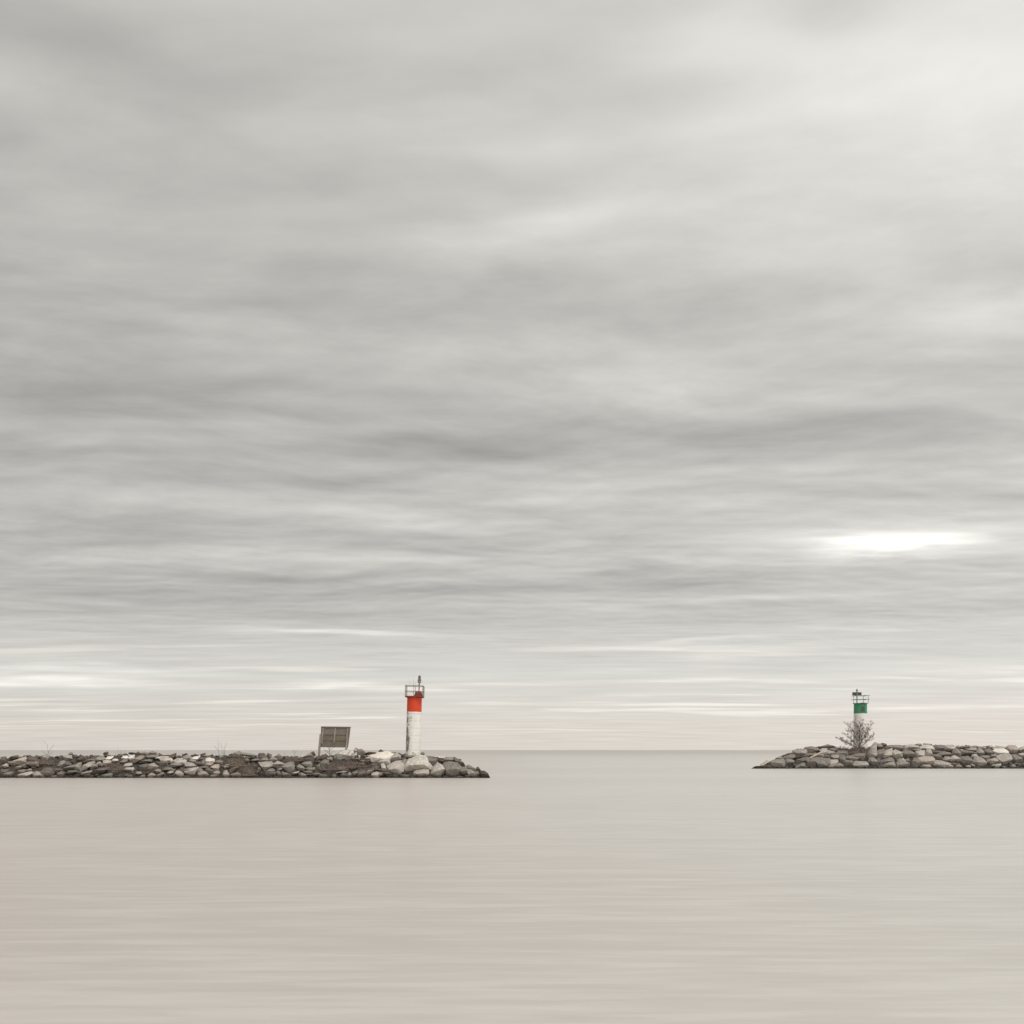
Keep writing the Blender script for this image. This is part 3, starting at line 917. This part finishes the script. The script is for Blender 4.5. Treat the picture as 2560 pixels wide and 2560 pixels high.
# ------------------------------------------------------------------ red and white light tower
S8 = 8.783
Yr = 121.6; pxr = Yr / F / S8                       # metres per zoom pixel (region 980,1680)
base = at(980 + 462 / S8, 1680 + 1825 / S8, Yr)
red = empty('light_tower', base, (0, R(1.55), 0))
tag(red, 'tall white light tower with red top and railing, left of the channel', 'lighthouse')
def zr(y): return (1825 - y) * pxr
r0, r1 = 163 * pxr, 160 * pxr
bm = bmesh.new()
prof = [(r0, -0.6)]
joints = [1660, 1500, 1340, 1185, 1030, 935]
zz = [-.6]
for jy in joints:
    z = zr(jy); rr_ = r0 + (r1 - r0) * (z / zr(562))
    prof += [(rr_, z - .022), (rr_ - .012, z - .012), (rr_ - .012, z + .012), (rr_, z + .022)]
prof.append((r0 + (r1 - r0) * (zr(872) / zr(562)), zr(872)))
lathe(bm, prof, 64)
finish(bm, 'trunk', M_WHITE_PEEL, red)
bm = bmesh.new(); lathe(bm, [(r1 + .012, zr(874)), (r1 + .012, zr(562))], 64); finish(bm, 'red_band', M_RED, red)
dk = 195 * pxr
bm = bmesh.new(); box(bm, -dk, dk, -dk, dk, zr(562) + .002, zr(532), 0.012)
box(bm, -dk * .8, dk * .8, -dk * .8, dk * .8, zr(568), zr(562) + .002); finish(bm, 'gallery_deck', M_DKRED, red)
bm = bmesh.new()
xo = (500 - 495) * pxr; hw = 190 * pxr; ztp, zm, zb = zr(308), zr(430), zr(532)
rt = .034
cor = [(-hw, -hw), (hw, -hw), (hw, hw), (-hw, hw)]
for (a, b_) in cor:
    tube(bm, [(a + xo * 0, b_, zb - .002), (a, b_, ztp)], [rt, rt], 8)
for (a, b_) in [(0 - .03, -hw), (-.02, hw), (-hw, 0), (hw, 0)]:
    tube(bm, [(a, b_, zb - .002), (a, b_, ztp)], [rt * .75, rt * .75], 8)
for z in (ztp, zm):
    for a, b_ in zip(cor, cor[1:] + cor[:1]):
        tube(bm, [(a[0], a[1], z), (b_[0], b_[1], z)], [rt if z == ztp else rt * .8] * 2, 8)
finish(bm, 'railing', M_RAIL, red)
# hatch housing (a truncated wedge)
bm = bmesh.new()
def hx(x): return (x - 495) * pxr
hz0, hz1 = zr(532) + .002, zr(428)
lo = [(hx(484), -.55), (hx(684), -.55), (hx(684), .55), (hx(484), .55)]
hi = [(hx(524), -.36), (hx(636), -.36), (hx(636), .36), (hx(524), .36)]
a = [bm.verts.new((x, y, hz0)) for x, y in lo]; b2 = [bm.verts.new((x, y, hz1)) for x, y in hi]
for k in range(4): bm.faces.new((a[k], a[(k + 1) % 4], b2[(k + 1) % 4], b2[k]))
bm.faces.new(a[::-1]); bm.faces.new(b2)
bmesh.ops.bevel(bm, geom=bm.edges[:], offset=.02, segments=1, affect='EDGES')
finish(bm, 'hatch_housing', M_DKRED, red)
bm = bmesh.new(); mx_ = hx(586)
tube(bm, [(mx_, 0, hz1 - .02), (mx_ + .03, 0, zr(238))], [.062, .062], 10)
tube(bm, [(mx_ - .08, 0, zr(285)), (mx_ + .06, 0, zr(270))], [.06, .05], 6)
finish(bm, 'lamp_mast', M_RAIL, red)
bm = bmesh.new()
lathe(bm, [(.17, zr(238)), (.19, zr(230)), (.19, zr(180)), (.22, zr(178)), (.22, zr(165)), (.10, zr(163))], 24, mx_ + .03, 0)
lb = finish(bm, 'lamp_housing', M_GREY, red)
bm = bmesh.new()
lathe(bm, [(.115, zr(163)), (.13, zr(150)), (.13, zr(95)), (.11, zr(82)), (.06, zr(72)), (.02, zr(69))], 24, mx_ + .03, 0)
for k in range(6):
    an = k * math.pi / 3 + .2
    tube(bm, [(mx_ + .03 + .135 * math.cos(an), .135 * math.sin(an), zr(160)), (mx_ + .03 + .135 * math.cos(an), .135 * math.sin(an), zr(90))], [.012, .012], 4)
finish(bm, 'beacon_lamp', M_LAMP, red, smooth=False)
bm = bmesh.new()
tube(bm, [(hx(510), -hw, ztp - .05), (hx(511), -hw, zr(240))], [.022, .012], 6)
tube(bm, [(hx(440), hw, ztp), (hx(446), hw, zr(110))], [.010, .006], 5)
tube(bm, [(hx(375), hw, ztp), (hx(345), hw, zr(140))], [.010, .006], 5)
finish(bm, 'antenna', M_RAIL, red)
bm = bmesh.new()
tube(bm, [(hx(520) - .0, -r0 - .55, -.15), (hx(508), -r0 - .30, zr(1758))], [.03, .03], 6)
tube(bm, [(hx(508), -r0 - .30, zr(1758)), (hx(590), -r0 - .35, zr(1835))], [.03, .03], 6)
finish(bm, 'ladder_foot', M_RAIL, red)

# ------------------------------------------------------------------ green and white light tower
Yg = 184.6; S9 = 9.66; pg = Yg / F / S9
gb = at(2080 + 685 / S9, 1700 + 1640 / S9, Yg)
grn = empty('light_tower', gb)
tag(grn, 'white light tower with green top and dark panel, behind the bare shrub', 'lighthouse')
def zg(y): return (1640 - y) * pg
def gx(x): return (x - 685) * pg
ra, rb = 150 * pg, 168 * pg
def rg_(y): return ra + (rb - ra) * (y - 575) / (1640 - 575)
bm = bmesh.new(); lathe(bm, [(rg_(1640) + .02, -.8), (rg_(1640), 0), (rg_(1220), zg(1220)), (rg_(808), zg(808))], 64); finish(bm, 'trunk', M_WHITE, grn, smooth=False)
bm = bmesh.new(); lathe(bm, [(rg_(808) + .012, zg(810)), (ra + .012, zg(576))], 64); gbnd = finish(bm, 'green_band', M_GREEN, grn)
bm = bmesh.new(); yw = -ra - .012
box(bm, gx(666), gx(729), yw - .03, yw + .12, zg(764), zg(648), .01); win = finish(bm, 'window', M_WIN, grn)
bm = bmesh.new()
box(bm, gx(657), gx(666), yw - .06, yw + .12, zg(770), zg(642)); box(bm, gx(729), gx(738), yw - .06, yw + .12, zg(770), zg(642))
box(bm, gx(666), gx(729), yw - .06, yw + .12, zg(642) - .06, zg(642)); finish(bm, 'frame', M_DKGREEN, win)
dg = 182 * pg
bm = bmesh.new(); lathe(bm, [(dg * .9, zg(576) + .002), (dg, zg(573)), (dg, zg(563)), (dg * .97, zg(561))], 12); finish(bm, 'gallery_deck', M_DKGREEN, grn)
bm = bmesh.new(); box(bm, gx(690), gx(775), -.5, .5, zg(561) + .002, zg(549), .02); finish(bm, 'hatch', M_DKGREEN, grn)
bm = bmesh.new()
zt2, zm2, zb2 = zg(380), zg(470), zg(561)
hw2 = 148 * pg
cg = [(-hw2 + 14 * pg, -hw2), (hw2, -hw2), (hw2 - 26 * pg, hw2), (-hw2, hw2)]
xl, xr_ = gx(512), gx(868)
for (x_, y_) in [(gx(553), -hw2), (gx(569), hw2), (gx(829), -hw2), (gx(804), hw2)]:
    tube(bm, [(x_, y_, zb2 - .002), (x_, y_, zt2)], [.045, .045], 8)
for z, xe in ((zt2, gx(870)), (zm2, gx(862))):
    for y_ in (-hw2, hw2):
        tube(bm, [(gx(512), y_, z), (xe, y_, z)], [.042, .042], 8)
    tube(bm, [(gx(553), -hw2, z), (gx(569), hw2, z)], [.04, .04], 8); tube(bm, [(gx(829), -hw2, z), (gx(804), hw2, z)], [.04, .04], 8)
finish(bm, 'railing', M_GRAIL, grn)
bm = bmesh.new(); mg = gx(587)
tube(bm, [(mg, -.35, zb2 - .002), (mg, -.35, zg(290))], [.095, .095], 12)
tube(bm, [(mg, -.35, zg(292)), (mg, -.35, zg(262))], [.12, .12], 12)
finish(bm, 'mast', M_GRAIL, grn)
bm = bmesh.new()
box(bm, gx(482), gx(568), -.30, -.22, zg(375), zg(298), .01); box(bm, gx(606), gx(700), -.30, -.22, zg(375), zg(298), .01)
box(bm, gx(482), gx(700), -.215, -.13, zg(372), zg(301), .01)
finish(bm, 'panel', M_DARK, grn)
bm = bmesh.new()
lathe(bm, [(.11, zg(262)), (.20, zg(256)), (.20, zg(244)), (.09, zg(238)), (.10, zg(226)), (.03, zg(212))], 20, mg, -.35)
finish(bm, 'beacon_lamp', M_GREY, grn)

# ------------------------------------------------------------------ wooden sign seen from behind
Ys = 121.2; ps = Ys / F / 8.05
sb = at(760 + 600 / 8.05, 1780 + 865 / 8.05, Ys)
sg = empty('sign_board', sb)
tag(sg, 'back of a leaning weathered wooden sign on two posts, left breakwater', 'sign')
def sx_(x): return (x - 600) * ps
def sz_(y): return (865 - y) * ps
def quad_prism(bm, q, y0, y1):
    f_ = [bm.verts.new((sx_(x), y0, sz_(y))) for x, y in q]; k_ = [bm.verts.new((sx_(x), y1, sz_(y))) for x, y in q]
    bm.faces.new(f_); bm.faces.new(k_[::-1])
    n_ = len(q)
    for i in range(n_): bm.faces.new((f_[i], k_[i], k_[(i + 1) % n_], f_[(i + 1) % n_]))
    bmesh.ops.recalc_face_normals(bm, faces=bm.faces[:])
def lerp2(a, b_, t): return (a[0] + (b_[0] - a[0]) * t, a[1] + (b_[1] - a[1]) * t)
TL, TR, BR_, BL_ = (348, 306), (936, 312), (884, 716), (331, 710)
cuts = [(0, .370), (.402, .668), (.700, 1.0)]
for i, (a, b_) in enumerate(cuts):
    bm = bmesh.new()
    quad_prism(bm, [lerp2(TL, BL_, a), lerp2(TR, BR_, a), lerp2(TR, BR_, b_), lerp2(TL, BL_, b_)], -.01 + .012 * (i == 1), .035 + .012 * (i == 1))
    finish(bm, 'board', M_BOARD_A if i == 0 else M_BOARD_B, sg)
bm = bmesh.new(); quad_prism(bm, [lerp2(TL, TR, .01), lerp2(TL, TR, .99), lerp2(BL_, BR_, .99), lerp2(BL_, BR_, .01)], .052, .075); finish(bm, 'face_panel', M_DARK, sg)
bm = bmesh.new(); quad_prism(bm, [(344, 290), (944, 298), (942, 311), (343, 305)], -.12, .12); finish(bm, 'cap_rail', M_BOARD_B, sg)
for q in ([(376, 322), (402, 322), (372, 640), (340, 640)], [(622, 322), (645, 322), (622, 612), (594, 612)], [(868, 330), (898, 330), (880, 520), (852, 520)]):
    bm = bmesh.new(); quad_prism(bm, q, -.085, -.012); finish(bm, 'batten', M_POST, sg)
bm = bmesh.new(); quad_prism(bm, [(318, 442), (344, 442), (334, 700), (318, 960), (276, 960), (292, 700)], -.13, .03); finish(bm, 'post', M_POST, sg)
bm = bmesh.new(); quad_prism(bm, [(862, 520), (890, 500), (872, 745), (850, 960), (815, 960), (832, 745)], -.13, -.015); finish(bm, 'post', M_POST, sg)
bm = bmesh.new(); quad_prism(bm, [(904, 312), (938, 312), (914, 520), (886, 718), (866, 718), (888, 520)], -.10, -.013); finish(bm, 'side_rail', M_BOARD_B, sg)
bm = bmesh.new(); quad_prism(bm, [(346, 306), (368, 306), (352, 640), (336, 640)], -.10, -.013); finish(bm, 'side_rail', M_BOARD_B, sg)

# ------------------------------------------------------------------ plants
def branch(bt, bl_, p, d, L, r, depth, rng, leaf, spread=.6):
    n = 4; pts = [p.copy()]; rad = [r]
    q = p.copy(); dd = d.copy()
    for k in range(n):
        dd = (dd + Vector((rng.gauss(0, .10), rng.gauss(0, .10), rng.gauss(.03, .06)))).normalized()
        q = q + dd * L / n; pts.append(q.copy()); rad.append(r * (1 - .16 * (k + 1)))
    tube(bt, pts, rad, 5 if depth > 1 else 4)
    if depth == 0:
        for k in range(leaf):
            t = rng.uniform(.25, 1.05); c = p.lerp(q, t) + Vector((rng.gauss(0, .05), rng.gauss(0, .05), rng.gauss(0, .05)))
            s = rng.uniform(.045, .085)
            a1 = Vector((rng.gauss(0, 1), rng.gauss(0, 1), rng.gauss(0, 1))).normalized(); a2 = a1.cross(dd + Vector((.01, .02, .03))).normalized()
            vs = [bl_.verts.new(c + a1 * s), bl_.verts.new(c + a2 * s * .45), bl_.verts.new(c - a1 * s), bl_.verts.new(c - a2 * s * .45)]
            bl_.faces.new(vs)
        return
    for k in range(rng.randint(3, 4)):
        t = rng.uniform(.35, 1.0); i = min(n, max(1, int(t * n)))
        nd = (dd + Vector((rng.gauss(0, spread), rng.gauss(0, spread), rng.gauss(.1, .22)))).normalized()
        branch(bt, bl_, pts[i], nd, L * rng.uniform(.55, .75), rad[i] * .62, depth - 1, rng, leaf, spread)

Yb = 179.6
pb = Yb / F
b0 = at(2146, 1872, Yb)
sh = empty('bare_shrub', b0)
tag(sh, 'bare brown shrub growing from rocks in front of the green tower', 'shrub')
rng = random.Random(21)
bt, bl_ = bmesh.new(), bmesh.new()
def stem(pts, r0_, r1_, bt, bl_, rng, leaf=3, nb=9, L=1.2, depth=2, spread=.42):
    P_ = [Vector(p) for p in pts]
    n_ = len(P_)
    tube(bt, P_, [r0_ + (r1_ - r0_) * i / (n_ - 1) for i in range(n_)], 6)
    for k in range(nb):
        t = .25 + .75 * (k + rng.random()) / nb
        f_ = t * (n_ - 1); i = min(n_ - 2, int(f_)); q = P_[i].lerp(P_[i + 1], f_ - i)
        d = (P_[i + 1] - P_[i]).normalized()
        sgn = 1 if k % 2 else -1
        nd = (d * .75 + Vector((sgn * rng.uniform(.25, .85), rng.gauss(0, .5), rng.uniform(-.05, .35)))).normalized()
        branch(bt, bl_, q, nd, L * rng.uniform(.65, 1.15) * (1.15 - .45 * t), max(.014, r0_ * .30), depth, rng, leaf, spread)
def bp(zx, zy, dy=0.0):     # zoom coords of the shrub picture -> local
    p = at(2080 + zx / 9.66, 1700 + zy / 9.66, Yb) - b0
    return (p.x, dy, p.z)
stem([bp(645, 1700), bp(660, 1500), bp(650, 1300), bp(640, 1180), bp(560, 1000)], .075, .02, bt, bl_, rng, nb=12, L=1.25)
stem([bp(660, 1500, .1), bp(690, 1330, .3), bp(690, 1200, .4), bp(750, 980, .3)], .055, .015, bt, bl_, rng, nb=9, L=1.1)
stem([bp(650, 1560, -.1), bp(740, 1400, -.3), bp(830, 1230, -.5), bp(910, 1090, -.5)], .055, .015, bt, bl_, rng, nb=9, L=1.1)
stem([bp(640, 1640, .1), bp(780, 1560, .5), bp(900, 1450, .6), bp(1030, 1340, .5)], .05, .012, bt, bl_, rng, nb=9, L=.9)
stem([bp(620, 1580), bp(560, 1420, -.4), bp(480, 1330, -.6), bp(390, 1260, -.6)], .055, .012, bt, bl_, rng, nb=9, L=1.0)
stem([bp(640, 1640), bp(500, 1560, .5), bp(340, 1510, .7), bp(140, 1400, .8)], .05, .012, bt, bl_, rng, nb=10, L=.85)
stem([bp(630, 1500, .1), bp(560, 1280, .5), bp(500, 1180, .7), bp(400, 1070, .7)], .05, .012, bt, bl_, rng, nb=9, L=1.0)
for tip in [(250, 1450, .3), (300, 1330, -.5), (330, 1560, -.6), (470, 1400, .9), (560, 1120, -.3), (730, 1080, .6), (840, 1130, .2), (930, 1210, .3), (960, 1420, -.4), (860, 1350, .9), (640, 1250, -.9), (760, 1280, -.8)]:
    zx, zy, dy = tip
    stem([bp(645, 1680), bp(645 + (zx - 645) * .35, 1660 + (zy - 1660) * .45, dy * .5), bp(645 + (zx - 645) * .7, 1660 + (zy - 1660) * .75, dy), bp(zx, zy, dy)], .042, .012, bt, bl_, rng, nb=7, L=.7)
finish(bt, 'trunk', M_BARK, sh); finish(bl_, 'crown', M_LEAF, sh)

def brush(px, py, wpx, hpx, Y, mat, label, n, rng, name='dead_brush'):
    """a low tangle of dead stems; px,py is the foot of the clump in the photo"""
    s = Y / F; p0 = at(px, py, Y); bm = bmesh.new()
    wm, hm = wpx * s, hpx * s
    for k in range(9):           # creeping stems that tie the tangle together
        x0 = rng.uniform(-.6, -.3) * wm; x1 = rng.uniform(.3, .6) * wm; y0 = rng.gauss(0, .15) * wm; y1 = rng.gauss(0, .15) * wm
        tube(bm, [Vector((x0 + (x1 - x0) * q / 6, y0 + (y1 - y0) * q / 6, rng.uniform(-.14, .02))) for q in range(7)], [.012] * 7, 4, False)
    for k in range(n):
        x = max(-.6, min(.6, rng.gauss(0, .27))) * wm; y_ = rng.gauss(0, .22) * wm
        d = Vector((rng.gauss(0, .55) + x / wm * 1.0, rng.gauss(0, .4), 1)).normalized()
        L = hm * rng.uniform(.5, 1.1) * max(.35, 1 - (x / wm) ** 2 * 2.2); a = Vector((x, y_, -.12))
        mid = a + d * L * .55 + Vector((rng.gauss(0, .05), rng.gauss(0, .05), 0)); e = a + d * L + Vector((rng.gauss(0, .13), rng.gauss(0, .1), -.05 * L))
        tube(bm, [a, mid, e], [.011, .009, .005], 3, False)
        for q_ in range(2):
            f2 = mid.lerp(e, rng.random()); tube(bm, [f2, f2 + (d + Vector((rng.gauss(0, .8), rng.gauss(0, .5), .1))).normalized() * L * .35], [.008, .004], 3, False)
    return tag(finish(bm, name, mat, loc=p0), label, 'bush', 'dead brush among the boulders')
def onY(side, py): return on_slope(side, 1280, py).y
BR = [(95, 1908, 100, 20, 'T', 'wide low red brown brush around the tall dead stalk', 240), (122, 1926, 34, 16, 'T', 'red brown brush under the tall dead stalk, near the waterline', 90),
      (288, 1922, 44, 24, 'T', 'dense mauve brown bush below the low twigs, middle of slope', 170), (590, 1912, 70, 22, 'N', 'broad tan dead bush right of the three dead stems', 230),
      (622, 1936, 50, 30, 'T', 'dark tangled bush below the tan bush, near water', 150), (738, 1900, 50, 14, 'T', 'pinkish brush strip along crest, left of the wooden sign', 150),
      (796, 1894, 36, 10, 'T', 'small reddish brush at the foot of the left sign post', 80), (838, 1922, 66, 22, 'T', 'large reddish brush on the slope below the wooden sign', 200),
      (884, 1916, 60, 22, 'T', 'mauve brush tangle just right of below the sign', 180), (925, 1922, 50, 18, 'T', 'thin red brown brush below the big white slab', 100),
      (876, 1890, 24, 16, 'T', 'small pinkish brush on the crest right of the sign', 60), (462, 1924, 26, 14, 'T', 'small reddish bush left of the three dead stems, mid slope', 60)]
rng = random.Random(5)
for (px, py, wp, hp, mt, lab, n) in BR:
    brush(px, py, wp, hp, onY('L', py) - .35, M_TWIG if mt == 'T' else M_TAN, lab, int(n * .45), rng)
for (px, py, wp, hp, lab, n) in [(2150, 1880, 84, 16, 'reddish brush skirting the foot of the bare shrub', 240), (2108, 1872, 40, 12, 'sparse brush left of the bare shrub on the crest', 80)]:
    brush(px, py, wp, hp, onY('R', py) - .5, M_TWIG, lab, n, rng).__setitem__('group', 'dead brush on the right breakwater')

def stalk(px, py, lines, Y, label, mat=M_BARK, r=.020, name='dead_stalk'):
    p0 = at(px, py, Y); bm = bmesh.new()
    for ln in lines:
        P_ = []
        for i, (x, y_) in enumerate(ln):
            q = at(x, y_, Y) - p0; q.y = .02 * i + (x - px) * .004; P_.append(q)
        tube(bm, P_, [r * (1 - .6 * i / (len(P_) - 1)) for i in range(len(P_))], 5)
    return tag(finish(bm, name, mat, loc=p0), label, 'dead plant')
def Z1(pts): return [(x / 4.6, 1820 + y / 4.6) for x, y in pts]
def Z2(pts): return [(400 + x / 4.6, 1820 + y / 4.6) for x, y in pts]
def Z3(pts): return [(760 + x / 8.05, 1780 + y / 8.05) for x, y in pts]
stalk(119.5, 1890, [Z1([(552, 340), (552, 270), (540, 190), (495, 147)]), Z1([(550, 300), (575, 250), (620, 190)]), Z1([(552, 320), (510, 285), (475, 250)]), Z1([(556, 330), (590, 290), (612, 255)])],
      120.6, 'tall curved dead stalk standing alone, farthest left', r=.022)
stalk(295, 1895, [Z1([(1357, 350), (1357, 300), (1352, 225)]), Z1([(1395, 340), (1395, 262)]), Z1([(1430, 330), (1436, 250)]), Z1([(1385, 330), (1382, 248)]), Z1([(1340, 330), (1320, 270)])],
      120.6, 'short cluster of thin dead twigs on crest, second from left', r=.016)
stalk(547, 1893, [Z2([(680, 345), (676, 250), (663, 137)]), Z2([(716, 345), (712, 225), (690, 160)]), Z2([(730, 330), (735, 240), (765, 165)]), Z2([(672, 260), (640, 225), (618, 205)]), Z2([(740, 310), (746, 240)])],
      120.8, 'three dead stems standing on crest, left of the tan bush', r=.022)
stalk(737, 1892, [Z2([(1550, 330), (1550, 235)]), Z2([(1545, 300), (1515, 250)]), Z2([(1552, 290), (1590, 240)]), Z2([(1440, 320), (1430, 270)]), Z2([(1600, 320), (1640, 265)]), Z2([(1210, 320), (1185, 255)]), Z2([(1548, 270), (1530, 250)])],
      121.0, 'faint wispy dead weeds on the crest, left of the sign', r=.013)
stalk(823.5, 1890, [Z3([(512, 900), (512, 740), (520, 640), (545, 520)]), Z3([(512, 760), (460, 690), (430, 650)]), Z3([(510, 800), (440, 770), (380, 725)]), Z3([(513, 780), (570, 730), (610, 700)]), Z3([(514, 700), (590, 640), (640, 590)]), Z3([(510, 840), (450, 800), (400, 770)]),
      Z3([(516, 660), (480, 590), (470, 560)]), Z3([(514, 720), (580, 690), (630, 640)]), Z3([(512, 860), (580, 800), (620, 790)])], 120.3, 'bare sapling with forked twigs in front of the wooden sign', r=.028, name='bare_sapling')

# ------------------------------------------------------------------ driftwood
def log(a, b_, Y, r, label):
    A, B = at(a[0], a[1], Y), at(b_[0], b_[1], Y); bm = bmesh.new()
    n_ = 6; rn = random.Random(int(a[0]))
    tube(bm, [(A.lerp(B, i / n_) - A) + Vector((0, .06 * i, rn.gauss(0, .02))) for i in range(n_ + 1)], [r * rn.uniform(.85, 1.1) for i in range(n_ + 1)], 8)
    return tag(finish(bm, 'driftwood_log', M_DRIFT, loc=A), label, 'driftwood', 'driftwood on the right breakwater')
def ZR(x, y_): return (1870 + x / 9.66, 1850 + y_ / 9.66)
log(ZR(310, 605), ZR(475, 492), 177.6, .13, 'bleached driftwood log leaning up at the right breakwater tip')
log(ZR(400, 590), ZR(505, 525), 177.4, .08, 'thin short driftwood stick beside the log at breakwater tip')
log(ZR(1500, 428), ZR(1800, 295), 178.7, .16, 'long pale driftwood log lying diagonally between boulders, right breakwater')
